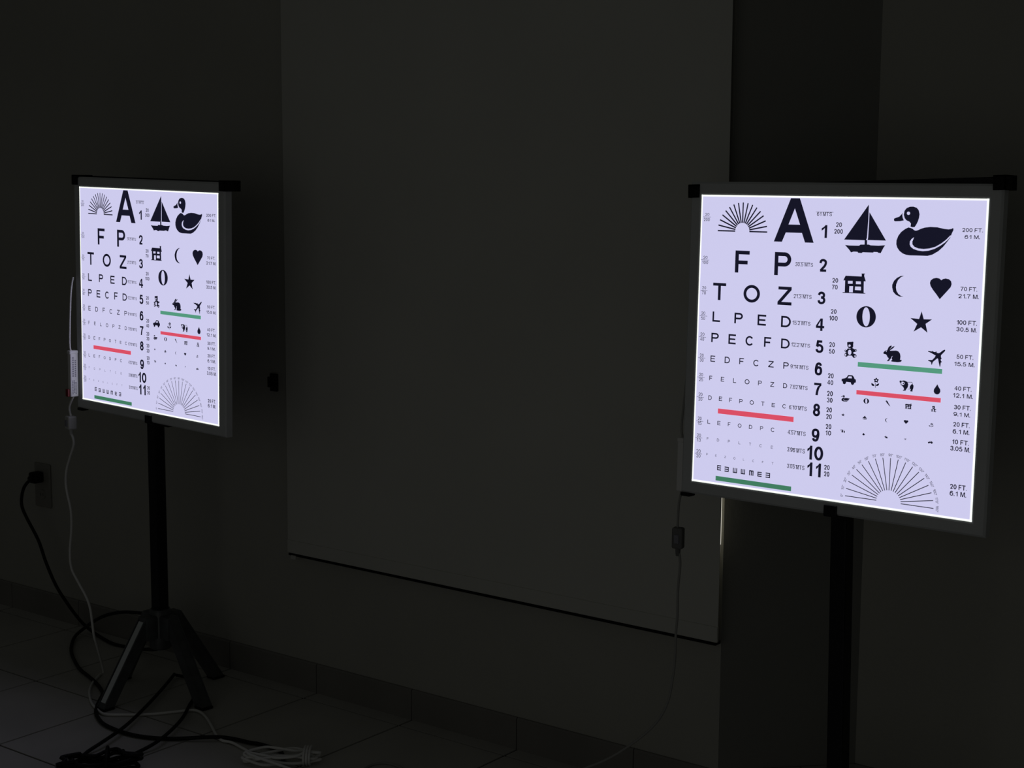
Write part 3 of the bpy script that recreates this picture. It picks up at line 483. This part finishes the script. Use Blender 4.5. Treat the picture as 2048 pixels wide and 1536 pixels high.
def put_text(mb, s, stem, u0, vb, u1, vt, mi, y=-0.0006, rot=None):
    h = vb - vt
    cells, x = [], 0.0
    for i, ch in enumerate(s):
        iw = INK_W.get(ch, .68)
        lb, rb = (.17, .10) if ch == '1' else (.05, .05)
        if i == 0:
            lb = 0
        if i == len(s) - 1:
            rb = 0
        cells.append((ch, x + lb, x + lb + iw))
        x += lb + iw + rb
    k = (u1 - u0) / x
    for ch, a, b in cells:
        if ch == ' ':
            continue
        for loops in glyph_polys(ch, a * k, b * k, h, min(stem * h, .42 * (b - a) * k if ch not in '1.' else .6 * (b - a) * k)):
            flat, V = [q for l in loops for q in l], []
            for q in flat:
                u, v = u0 + q[0], vb - q[1]
                if rot:
                    cu, cv, ang = rot
                    du, dv = u - cu, v - cv
                    u, v = cu + du * math.cos(ang) - dv * math.sin(ang), cv + du * math.sin(ang) + dv * math.cos(ang)
                V.append(cp(u, v, y))
            tri = [[0, 1, 2, 3]] if len(flat) == 4 else [list(t) for t in tessellate_polygon([[Vector((p[0], p[1], 0)) for p in l] for l in loops])]
            mb.add(V, tri, mi)


def poly(mb, pts, mi, y):
    tri = tessellate_polygon([[Vector((p[0], -p[1], 0)) for p in pts]])
    mb.add([cp(p[0], p[1], y) for p in pts], [list(t) for t in tri], mi)


def quad(mb, u0, v0, u1, v1, mi, y=-0.0006):
    mb.add([cp(u0, v0, y), cp(u1, v0, y), cp(u1, v1, y), cp(u0, v1, y)], [[0, 1, 2, 3]], mi)


WT = {0: (0.14, 1), 1: (0.182, 0), 2: (0.205, 0), 3: (0.18, 0), 4: (0.165, 0)}


def build_light_box(mtx, label):
    t = empty('eye_chart_light_box', mtx, label, 'eye chart', 'lit eye charts')
    # mitred frame profile
    prof = [(0.0, 0.010), (0.0, 0.0), (0.003, -0.0009), (0.022, -0.0009), (0.026, 0.003), (0.026, 0.021), (0.0, 0.021)]
    f = MB()
    loops = []
    for o, y in prof:
        hw, hh = CW / 2 + o, CH / 2 + o
        loops.append([(-hw, y, hh), (hw, y, hh), (hw, y, -hh), (-hw, y, -hh)])
    vs = [q for l in loops for q in l]
    n = len(loops)
    fs = []
    for i in range(n):
        j = (i + 1) % n
        for k in range(4):
            k2 = (k + 1) % 4
            fs.append([i * 4 + k, i * 4 + k2, j * 4 + k2, j * 4 + k])
    f.add(vs, fs).build('frame', M['alu'], t)
    MB().box(-CW / 2 - 0.02, CW / 2 + 0.02, 0.0212, 0.0225, -CH / 2 - 0.02, CH / 2 + 0.02).build('back_panel', M['plastic'], t)
    # lit sheet with its lettering
    sh = MB()
    x0, x1, z0, z1 = -CW / 2 + 0.0005, CW / 2 - 0.0005, -CH / 2 + 0.0005, CH / 2 - 0.0005
    sh.add([(x0, 0, z0), (x1, 0, z0), (x1, 0, z1), (x0, 0, z1), (x0, 0.009, z0), (x1, 0.009, z0), (x1, 0.009, z1), (x0, 0.009, z1)],
           [[0, 1, 2, 3]], 0)
    sh.add([(x0, 0, z0), (x1, 0, z0), (x1, 0, z1), (x0, 0, z1), (x0, 0.009, z0), (x1, 0.009, z0), (x1, 0.009, z1), (x0, 0.009, z1)],
           [[0, 4, 5, 1], [1, 5, 6, 2], [2, 6, 7, 3], [3, 7, 4, 0], [7, 6, 5, 4]], 3)
    for s, wgt, u0, vb, u1, vt in D['T']:
        put_text(sh, s, WT[wgt][0], u0, vb, u1, vt, 1 + WT[wgt][1])
    for u0, v0, u1, v1, wd in D['LN']:
        quad(sh, u0, v0 - wd / 2, u1, v1 + wd / 2, 2)
    for d, u0, v0, u1, v1 in D['EE']:
        e = [(0, 0, .2, 1), (.2, 0, 1, .2), (.2, .4, 1, .6), (.2, .8, 1, 1)]
        for a, b, c, dd in e:
            if d == 2:
                a, c = 1 - c, 1 - a
            elif d == 1:
                a, b, c, dd = b, 1 - c, dd, 1 - a
            elif d == 3:
                a, b, c, dd = b, a, dd, c
            quad(sh, u0 + (u1 - u0) * a, v0 + (v1 - v0) * b, u0 + (u1 - u0) * c, v0 + (v1 - v0) * dd, 1)
    sheet = sh.build('chart_sheet', [M['sheet'], M['ink'], M['fink'], M['acryl']], t)
    # bright rim where the edge light leaves the acrylic
    rim = MB()
    rw = 0.0032
    for (a, b, c, d) in ((x0, x1, z1 - rw, z1), (x0, x1, z0, z0 + rw * 1.15), (x0, x0 + rw * 0.8, z0, z1), (x1 - rw * 1.2, x1, z0, z1)):
        rim.box(a, b, -0.0004, -0.0001, c, d)
    rim.build('edge_light', M['edge'], t)
    # the two fans of rays
    su = MB()
    cu, cv = 98.4, 72.0
    for i in range(17):
        a = math.pi * i / 16
        c, s = -math.cos(a), -math.sin(a)
        wd = 1.35
        q = [(cu + c * 16.3 - s * wd, cv + s * 17.0 + c * wd), (cu + c * 57 - s * wd, cv + s * 57.3 + c * wd),
             (cu + c * 57 + s * wd, cv + s * 57.3 - c * wd), (cu + c * 16.3 + s * wd, cv + s * 17.0 - c * wd)]
        su.add([cp(u, v, -0.0006) for u, v in q], [[0, 1, 2, 3]])
    su.build('ray_fan', M['ink'], sheet)
    fa = MB()
    cu, cv = 440.7, 574.6
    for i in range(19):
        a = math.pi * i / 18
        c, s = -math.cos(a), -math.sin(a)
        wd = 0.75
        q = [(cu + c * 25 - s * wd, cv + s * 22.4 + c * wd), (cu + c * 90.8 - s * wd, cv + s * 84.5 + c * wd),
             (cu + c * 90.8 + s * wd, cv + s * 84.5 - c * wd), (cu + c * 25 + s * wd, cv + s * 22.4 - c * wd)]
        fa.add([cp(u, v, -0.0006) for u, v in q], [[0, 1, 2, 3]])
        st = '%d\u00b0' % (10 * i)
        lu, lv = cu + c * 98.0, cv + s * 90.0
        wl = 2.9 * len(st)
        put_text(fa, st, 0.12, lu - wl / 2, lv + 2.6, lu + wl / 2, lv - 2.6, 0, rot=(lu, lv, a - math.pi / 2))
    fa.build('degree_fan', M['fink'], sheet)
    for m, u0, v0, u1, v1 in D['BX']:
        b = MB()
        quad(b, u0, v0, u1, v1, 0)
        o = b.build('colour_bar', M[m], sheet)
        o['label'] = 'red bar' if m == 'red' else 'green bar'
    nm = {'round': 'ring_symbol', 'bolt': 'lightning_symbol'}

    def symbol(name, box=None):
        polys = D['S'][name]
        if box:
            us = [p[0] for m, pts in polys for p in pts]
            vv = [p[1] for m, pts in polys for p in pts]
            a, b, c, d = min(us), max(us), min(vv), max(vv)
        mb = MB()
        for k, (m, pts) in enumerate(polys):
            if box:
                pts = [(box[0] + (p[0] - a) / (b - a) * (box[2] - box[0]), box[1] + (p[1] - c) / (d - c) * (box[3] - box[1])) for p in pts]
            poly(mb, pts, 0 if m == 'ink' else 1, -0.0005 - 0.00008 * k)
        mb.build(nm.get(name, name + '_symbol'), [M['ink'], M['sheet']], sheet)
    for name in D['S']:
        symbol(name)
    for name, u0, v0, u1, v1 in D['RP']:
        symbol(name, (u0, v0, u1, v1))
    # small black clip under the lower corner of the frame
    MB().box(-CW / 2 - 0.027, -CW / 2 - 0.004, -0.001, 0.022, -CH / 2 - 0.034, -CH / 2 - 0.0262, bev=0.002).build('corner_clip', M['plastic'], t)
    return t


def board_matrix(s, d, z, yaw, tilt, roll):
    ex = Vector((math.cos(yaw), math.sin(yaw), 0))
    n = Vector((math.sin(yaw), -math.cos(yaw), 0))
    ez = Vector((0, 0, 1)) * math.cos(tilt) - n * math.sin(tilt)
    ex, ez = ex * math.cos(roll) + ez * math.sin(roll), ez * math.cos(roll) - ex * math.sin(roll)
    ey = ez.cross(ex)
    return Matrix(((ex.x, ey.x, ez.x, s), (ex.y, ey.y, ez.y, d), (ex.z, ey.z, ez.z, z), (0, 0, 0, 1)))


ML = board_matrix(-3.3047, 2.7402, CAM_H - 0.3537, -0.0717, 0.0063, -0.0146)
MR = board_matrix(-1.3601, 2.7969, CAM_H - 0.3425, -0.0312, 0.0286, 0.0032)
left_box = build_light_box(ML, 'lit eye chart on the stand whose splayed feet are in view')
right_box = copy_tree(left_box)
right_box.matrix_world = MR
right_box['label'] = 'lit eye chart in front of the dark wall corner, its stand cut off below'


# ------------------------------------------------------------------ folding stands
def local_in(stand, board):
    return stand.inverted() @ board


def build_stand(mtx, board, label, bar_tilt, hook_x):
    t = empty('chart_stand', mtx, label, 'stand', 'black folding chart stands')
    rel = local_in(mtx, board)
    P = 0.0175
    MB().box(-P, P, -P, P, 0.15, 1.43, bev=0.003).build('pole', M['black'], t)
    hub = MB().lathe([(0.026, 0.132), (0.031, 0.137), (0.031, 0.238), (0.027, 0.246)], n=20)
    for k in range(4):
        hub.box(-0.021, 0.021, -0.062, -0.02, 0.165, 0.232, bev=0.006, mtx=Matrix.Rotation(k * math.pi / 2, 4, 'Z'))
    hub.build('hub', M['legblack'], t, True)
    for k in range(4):
        # a channel leg from the hub out to the floor, cut level at the foot
        a = k * math.pi / 2
        top, foot = Vector((0, -0.045, 0.222)), Vector((0, -0.19, 0.0))
        lm = MB()
        hw = 0.0155
        d = (foot - top).normalized()
        nn = Vector((0, -d.z, d.y)) * -1
        if nn.y > 0:
            nn = -nn
        th = 0.024
        o0, i0_ = top + nn * th * 0.6, top - nn * th * 0.6
        ko = (o0.z - 0.004) / -d.z
        ki = (i0_.z - 0.004) / -d.z
        o1, i1 = o0 + d * ko, i0_ + d * ki
        vs = []
        for xx in (-hw, hw):
            vs += [(xx, *o0[1:]), (xx, *o1[1:]), (xx, *i1[1:]), (xx, *i0_[1:])]
        lm.add(vs, [[0, 1, 2, 3], [7, 6, 5, 4], [0, 4, 5, 1], [1, 5, 6, 2], [2, 6, 7, 3], [3, 7, 4, 0]])
        # raised lip along the outer face
        for xx in (-hw - 0.001, hw - 0.002):
            vs = []
            for x_ in (xx, xx + 0.003):
                vs += [(x_, *(o0 + nn * 0.0022)[1:]), (x_, *(o1 - d * 0.004 + nn * 0.0022)[1:]), (x_, *(o1 - d * 0.004 - nn * 0.002)[1:]), (x_, *(o0 - nn * 0.002)[1:])]
            lm.add(vs, [[0, 1, 2, 3], [7, 6, 5, 4], [0, 4, 5, 1], [1, 5, 6, 2], [2, 6, 7, 3], [3, 7, 4, 0]])
        lg = lm.build('leg', M['legblack'], t)
        if k == 0:  # pale inlay stands in for the light caught on this leg
            sm = MB()
            hs = hw * 0.62
            a0, a1 = o0 + d * 0.012, o1 - d * 0.02
            vs = []
            for x_ in (-hs, hs):
                for q in (a0, a1):
                    vs += [(x_, *(q + nn * 0.0012)[1:]), (x_, *(q - nn * 0.001)[1:])]
            sm.add(vs, [[0, 1, 3, 2], [4, 6, 7, 5], [0, 2, 6, 4], [1, 5, 7, 3], [0, 4, 5, 1], [2, 3, 7, 6]])
            so_ = sm.build('leg_sheen', M['strip'], lg)
            so_['label'] = 'pale grey strip for the light on the leg'
        lg.matrix_local = Matrix.Rotation(a, 4, 'Z')
        ft = MB().box(-hw - 0.002, hw + 0.002, min(o1.y, i1.y) - 0.004, max(o1.y, i1.y) + 0.002, 0.0, 0.0075, bev=0.002)
        ft.build('rubber_foot', M['plastic'], lg)
    # top bar behind the frame with an end cap at either corner
    W2, H2 = CW / 2, CH / 2
    tilt = Matrix.Translation((0, 0, H2 + 0.016)) @ Matrix.Rotation(-bar_tilt, 4, 'Y') @ Matrix.Translation((0, 0, -H2 - 0.016))
    bar = MB().box(-W2 - 0.028, W2 + 0.028, 0.0235, 0.041, H2 + 0.012, H2 + 0.029, bev=0.001).build('top_bar', M['black'], t)
    bar.matrix_local = rel @ tilt
    MB().box(-0.02, 0.02, -0.046, 0.018, 1.385, 1.405, bev=0.002).build('bar_bracket', M['black'], t)
    for (a, b) in ((-W2 - 0.030, -W2 - 0.004), (W2 + 0.006, W2 + 0.031)):
        sgn = -1 if a < 0 else 1
        xo, xi = sgn * (W2 + 0.031), sgn * (W2 + 0.0265)
        c = MB().box(a, b, -0.0042, -0.0013, H2 + 0.004, H2 + 0.031, bev=0.001)
        c.box(min(xo, xi), max(xo, xi), -0.0042, 0.046, H2 + 0.004, H2 + 0.031, bev=0.001)
        c.box(a, b, -0.0042, 0.046, H2 + 0.0265, H2 + 0.031, bev=0.001)
        c.box(a, b, 0.0235, 0.046, H2 + 0.004, H2 + 0.031, bev=0.001)
        c.build('end_cap', M['plastic'], bar)
    hk = MB().box(hook_x - 0.014, hook_x + 0.014, -0.002, 0.05, -H2 - 0.030, -H2 - 0.0265, bev=0.001)
    hk.box(hook_x - 0.014, hook_x + 0.014, -0.005, 0.0015, -H2 - 0.030, -H2 - 0.007, bev=0.002)
    hk.box(-0.11, hook_x + 0.014, 0.05, 0.0685, -H2 - 0.022, -H2 - 0.006, bev=0.001)
    hk.box(hook_x - 0.014, hook_x + 0.014, 0.05, 0.067, -H2 - 0.045, -H2 - 0.006, bev=0.002)
    h = hk.build('support_hook', M['black'], t)
    h.matrix_local = rel
    return t


def stand_matrix(board, lx, yaw):
    c = board @ Vector((lx, 0.087, 0))
    return Matrix.Translation((c.x, c.y, 0)) @ Matrix.Rotation(yaw, 4, 'Z')


SL = stand_matrix(ML, -0.094, -0.0717)
SR = stand_matrix(MR, -0.006, -0.0312)
left_stand = build_stand(SL, ML, 'black stand with all four splayed legs in view beside the cords', 0.0, 0.005)
right_stand = copy_tree(left_stand)
right_stand.matrix_world = SR
right_stand['label'] = 'black stand by the dark wall corner, only its pole in view'
relR = local_in(SR, MR)
for ch in right_stand.children:
    n_ = ch.name.split('.')[0]
    if n_ == 'top_bar':
        H2 = CH / 2
        ch.matrix_local = relR @ Matrix.Translation((0, 0, H2 + 0.0165)) @ Matrix.Rotation(-0.034, 4, 'Y') @ Matrix.Translation((0, 0, -H2 - 0.0165))
    elif n_ == 'pole':       # this pole stands a touch out of plumb
        ch.matrix_local = Matrix.Translation((0.001, 0, 0.75)) @ Matrix.Rotation(-0.018, 4, 'Y') @ Matrix.Translation((0, 0, -0.75))
    elif n_ == 'support_hook':
        ch.matrix_local = relR @ Matrix.Translation((0.012, 0, 0))

# ------------------------------------------------------------------ wall outlet
ot = empty('wall_outlet', Matrix.Translation((-4.284, PW, 0.44)), 'dim wall outlet holding the black plug, low on the wall', 'outlet')
MB().box(-0.04, 0.04, -0.008, -0.0003, -0.072, 0.072, bev=0.003).build('cover_plate', M['plate'], ot)
for dz in (0.03, -0.03):
    s = MB().lathe([(0.016, -0.0105), (0.017, -0.0075)], axis='Y', org=(0, 0, dz), n=20)
    so = s.build('socket', M['plate'], ot, True)
    MB().box(-0.007, -0.005, -0.0108, -0.0102, dz - 0.004, dz + 0.005).box(0.005, 0.007, -0.0108, -0.0102, dz - 0.004, dz + 0.005).build('slot', M['slot'], so)


# ------------------------------------------------------------------ cords
def cord(name, label, mtx_loc):
    return empty(name, Matrix.Translation(mtx_loc), label, 'cord')


def part(mb, name, m, parent, smooth=True):
    o = mb.build(name, m, parent, smooth)
    if parent and parent.parent is None:
        o.matrix_parent_inverse = Matrix.Translation(-parent.location)
    return o


b1 = [(-4.232, 3.02, 0.474), (-4.231, 3.0, 0.461), (-4.248, 3.0, 0.429), (-4.25, 3.0, 0.393), (-4.226, 3.0, 0.357), (-4.17, 3.0, 0.293), (-4.135, 3.0, 0.228), (-4.088, 3.0, 0.161), (-4.032, 3.0, 0.111), (-4.038, 3.046, 0.05), (-4.024, 3.067, 0.02), (-3.952, 3.058, 0.006), (-3.861, 3.036, 0.006), (-3.796, 3.042, 0.006), (-3.719, 3.063, 0.006), (-3.684, 3.111, 0.006)]
b2 = [(-3.558, 2.98, 0.167), (-3.625, 2.98, 0.156), (-3.726, 2.98, 0.143), (-3.8, 2.98, 0.123), (-3.834, 2.96, 0.106), (-4.002, 3.041, 0.03), (-4.002, 3.002, 0.01), (-3.935, 2.937, 0.006), (-3.858, 2.882, 0.006), (-3.744, 2.819, 0.006), (-3.657, 2.787, 0.006), (-3.593, 2.763, 0.006), (-3.512, 2.721, 0.006), (-3.467, 2.676, 0.006), (-3.43, 2.637, 0.006), (-3.382, 2.598, 0.006), (-3.313, 2.564, 0.006), (-3.247, 2.553, 0.006), (-3.184, 2.555, 0.006), (-3.129, 2.571, 0.006), (-3.072, 2.606, 0.006), (-2.992, 2.664, 0.012), (-2.958, 2.697, 0.006), (-2.902, 2.705, 0.006), (-2.874, 2.713, 0.006), (-2.816, 2.714, 0.006), (-2.781, 2.702, 0.006), (-2.708, 2.635, 0.006), (-2.614, 2.531, 0.006)]
b3 = [(-3.467, 2.943, 0.012), (-3.396, 2.84, 0.012), (-3.305, 2.702, 0.014), (-3.223, 2.567, 0.017), (-3.178, 2.462, 0.017), (-3.168, 2.402, 0.008), (-3.132, 2.344, 0.008)]
b4 = [(-3.239, 2.799, 0.006), (-3.164, 2.712, 0.014), (-3.111, 2.632, 0.017), (-3.07, 2.547, 0.017), (-3.069, 2.489, 0.008), (-3.066, 2.439, 0.008), (-3.068, 2.382, 0.008)]
wl2 = [(-3.644, 2.75, 0.726), (-3.644, 2.75, 0.697), (-3.664, 2.75, 0.654), (-3.681, 2.75, 0.616), (-3.686, 2.75, 0.578), (-3.68, 2.75, 0.545), (-3.667, 2.75, 0.501), (-3.667, 2.75, 0.447), (-3.677, 2.75, 0.383), (-3.673, 2.75, 0.334), (-3.647, 2.75, 0.3), (-3.611, 2.75, 0.261), (-3.594, 2.75, 0.23), (-3.587, 2.75, 0.195), (-3.58, 2.75, 0.151), (-3.571, 2.75, 0.102)]
wl3 = [(-3.688, 2.851, 0.006), (-3.644, 2.814, 0.006), (-3.601, 2.756, 0.006), (-3.544, 2.701, 0.006), (-3.471, 2.651, 0.006), (-3.409, 2.623, 0.006), (-3.363, 2.613, 0.006), (-3.318, 2.644, 0.006), (-3.268, 2.688, 0.006), (-3.231, 2.743, 0.006), (-3.205, 2.779, 0.006), (-3.175, 2.782, 0.006), (-3.126, 2.761, 0.006), (-3.063, 2.723, 0.006), (-3.002, 2.685, 0.006), (-2.967, 2.672, 0.006), (-2.937, 2.677, 0.006), (-2.882, 2.666, 0.006), (-2.833, 2.656, 0.006), (-2.797, 2.658, 0.006)]
rc = [(-1.7, 2.8, 0.795), (-1.7, 2.8, 0.774), (-1.699, 2.8, 0.731), (-1.689, 2.8, 0.67), (-1.688, 2.8, 0.647), (-1.692, 2.8, 0.592), (-1.692, 2.8, 0.538), (-1.695, 2.8, 0.494), (-1.696, 2.8, 0.439), (-1.701, 2.8, 0.394), (-1.71, 2.8, 0.348), (-1.73, 2.8, 0.305), (-1.761, 2.8, 0.267), (-1.805, 2.8, 0.226), (-1.85, 2.8, 0.19), (-1.89, 2.8, 0.164), (-1.923, 2.8, 0.145)]

# black cord from the outlet round the stand
k1 = cord('power_cord', 'thick black cord from the wall outlet looping across the floor around the stand', (-4.03, 3.06, 0))
path = [(-4.262, 3.045, 0.472)] + b1[1:14] + [(-3.70, 3.03, 0.02), (-3.60, 3.0, 0.05), (-3.53, 2.98, 0.10), (-3.515, 2.98, 0.14)] + b2
part(MB().tube(path, 0.0052, 12), 'cable', M['rubber'], k1)
pg = MB().box(-4.300, -4.268, 3.062, 3.1005, 0.452, 0.488, bev=0.006)
pg.tube([(-4.284, 3.066, 0.470), (-4.278, 3.055, 0.471), (-4.262, 3.045, 0.472)], 0.009, 12)
part(pg, 'plug', M['plastic'], k1)

# second black cord, gathered in a bundle at the lower edge of the view
k2 = cord('power_cord', 'black cord gathered in a coil on the floor, two strands running up to the stand', (-3.06, 2.4, 0))
coil = []
for i in range(70):
    a = math.pi * 0.75 - 2 * math.pi * i / 20
    g = i / 69
    rx, ry = 0.088 + 0.016 * math.sin(2.7 * i), 0.036 + 0.012 * math.sin(1.9 * i)
    lx, ly = rx * math.cos(a), ry * math.sin(a)
    th = math.radians(48)
    coil.append((-3.06 + lx * math.cos(th) - ly * math.sin(th), 2.375 + lx * math.sin(th) + ly * math.cos(th) - 0.02, 0.006 + 0.03 * g + 0.004 * math.sin(i * 1.3)))
strand = b3[:]                     # from the leg down to the coil
strand2 = b4[::-1]                 # from the coil back to the leg
loop = strand + coil + [(-3.05, 2.42, 0.034)] + strand2[1:] + [(-3.28, 2.851, 0.006), (-3.357, 2.927, 0.006), (-3.42, 2.957, 0.006), (-3.463, 2.946, 0.009)]
part(MB().tube(loop, 0.0047, 12, smooth=5), 'cable', M['rubber'], k2)
tie = MB()
tie.tube([(-3.055 + 0.052 * math.cos(a) * 0.75, 2.375 - 0.052 * math.cos(a) * 0.67, 0.024 + 0.026 * math.sin(a)) for a in [2 * math.pi * i / 24 for i in range(25)]], 0.004, 8, smooth=1)
part(tie, 'cord_tie', M['rubber'], k2)


def driver(parent, board, v0, v1, y0, y1, lead_v, red=True, lead='wcord', xo=0.0268):
    """LED driver box fixed to the side of a light box frame, in that board's own axes"""
    inv = Matrix.Translation(-parent.location)
    xr = -CW / 2 - xo
    xl = xr - 0.014
    zt, zb = CH / 2 - v0 / 1000, CH / 2 - v1 / 1000
    d = MB().box(xl, xr, y0, y1, zb, zt, bev=0.002)
    o = d.build('driver_box', M['driver'], parent)
    o.matrix_parent_inverse = inv
    o.matrix_basis = board
    cap = MB().box(xl - 0.001, xr + 0.0006, y0 - 0.002, y1 + 0.001, zt - 0.001, zt + 0.009, bev=0.003)
    cap.build('end_cover', M['driver'], o)
    lb = MB()
    for (a, b, c, e) in ((0.25, 0.42, 0.08, 0.55), (0.55, 0.7, 0.15, 0.55), (0.2, 0.34, 0.62, 0.95), (0.42, 0.54, 0.62, 0.92), (0.62, 0.74, 0.66, 0.95)):
        n = 9
        for q in range(n):
            f0 = c + (e - c) * q / n
            f1 = f0 + (e - c) / n * 0.62
            lb.box(xr + 0.0001, xr + 0.0004, y0 + (y1 - y0) * a, y0 + (y1 - y0) * b, zt + (zb - zt) * f1, zt + (zb - zt) * f0)
    lb.build('driver_label', M['label'], o)
    if red:
        MB().box(xl - 0.002, xr - 0.004, y0 - 0.007, y0 + 0.0005, zb + 0.001, zb + 0.022, bev=0.001).build('terminal', M['redp'], o)['label'] = 'dark red terminal'
    ld = MB().tube([board @ Vector(q) for q in ((xl + 0.007, (y0 + y1) / 2 - 0.003, zt + 0.006), (xl + 0.006, y0 + 0.004, zt + 0.03), (xl + 0.006, y0 + 0.010, CH / 2 - lead_v / 1000), (xl + 0.004, y0 + 0.020, CH / 2 - lead_v / 1000 + 0.05))], 0.0024, 10)
    l = ld.build('lead', M[lead], parent, True)
    l.matrix_parent_inverse = inv
    return board @ Vector((xl + 0.007, (y0 + y1) / 2, zb + 0.001))


def switch(parent, top, bottom, w, yaw, m_='white'):
    c = (Vector(top) + Vector(bottom)) / 2
    h = (Vector(top) - Vector(bottom)).length
    m = MB().box(-w / 2, w / 2, -w * 0.42, w * 0.42, -h / 2 + 0.012, h / 2, bev=0.004)
    m.lathe([(0.0045, -h / 2 - 0.004), (0.006, -h / 2 + 0.013)], n=14)
    o = m.build('inline_switch', M[m_], parent, False)
    o.matrix_parent_inverse = Matrix.Translation(-parent.location)
    o.matrix_basis = Matrix.Translation(c) @ Matrix.Rotation(yaw, 4, 'Z')
    MB().box(-w * 0.22, w * 0.22, -w * 0.42 - 0.003, -w * 0.42 + 0.001, -0.004, 0.014, bev=0.001).build('rocker', M['label'], o)


k3 = cord('driver_cord', 'white cord with driver box hanging from the chart beside the outlet, coiled on the floor', (-3.5, 2.7, 0))
st = driver(k3, ML, 462, 583, -0.030, -0.005, 300, xo=0.012)
switch(k3, (-3.653, 2.75, 0.774), (-3.655, 2.75, 0.724), 0.031, -0.3)
part(MB().tube([st, (-3.652, 2.745, 0.80), (-3.653, 2.75, 0.772)], 0.003, 10), 'cable', M['wcord'], k3)
bundle = []
for i in range(52):
    a = math.pi * 1.02 - 2 * math.pi * i / 13
    g = i / 51
    rx, ry = 0.088 + 0.012 * math.sin(2.1 * i), 0.030 + 0.012 * math.sin(1.7 * i + 1)
    th = math.radians(38)
    lx, ly = rx * math.cos(a), ry * math.sin(a)
    bundle.append((-2.745 + lx * math.cos(th) - ly * math.sin(th), 2.665 + lx * math.sin(th) + ly * math.cos(th), 0.005 + 0.026 * g + 0.004 * math.sin(1.1 * i)))
tail = [(-2.60, 2.62, 0.01), (-2.54, 2.52, 0.004), (-2.45, 2.40, 0.004)]
part(MB().tube([(-3.655, 2.75, 0.726)] + wl2[1:-1] + [(-3.60, 2.775, 0.11), (-3.665, 2.845, 0.006)] + wl3[1:] + bundle + tail, 0.0035, 10, smooth=5), 'cable', M['wcord'], k3)
bt = MB()
for i in range(3):
    o_ = 0.058 + 0.007 * i
    th = math.radians(38)
    cx, cy = -2.745 + o_ * math.cos(th), 2.665 + o_ * math.sin(th)
    bt.tube([(cx - math.sin(th) * 0.036 * math.cos(a), cy + math.cos(th) * 0.036 * math.cos(a), 0.021 + 0.020 * math.sin(a)) for a in [2 * math.pi * q / 20 for q in range(21)]], 0.003, 8, smooth=1)
part(bt, 'cord_wrap', M['wcord'], k3)

k4 = cord('driver_cord', 'thin pale cord hanging in front of the blind, curving to the floor', (-1.9, 2.8, 0))
st = driver(k4, MR, 512, 616, 0.004, 0.028, 430, False, 'gcord')
switch(k4, (-1.695, 2.80, 0.727), (-1.693, 2.80, 0.670), 0.024, 0.2, 'shaded')
part(MB().tube([st, (-1.70, 2.81, 0.774), (-1.696, 2.80, 0.726)], 0.0026, 10), 'cable', M['gcord'], k4)
part(MB().tube([(-1.691, 2.80, 0.672)] + rc[4:] + [(-2.03, 2.79, 0.08), (-2.14, 2.77, 0.012), (-2.25, 2.73, 0.0035), (-2.36, 2.755, 0.0035), (-2.45, 2.80, 0.0035),
     (-2.483, 2.819, 0.0035), (-2.522, 2.824, 0.0035), (-2.549, 2.811, 0.0035), (-2.555, 2.771, 0.0035), (-2.52, 2.70, 0.0035), (-2.40, 2.60, 0.0035)], 0.0028, 10), 'cable', M['gcord'], k4)
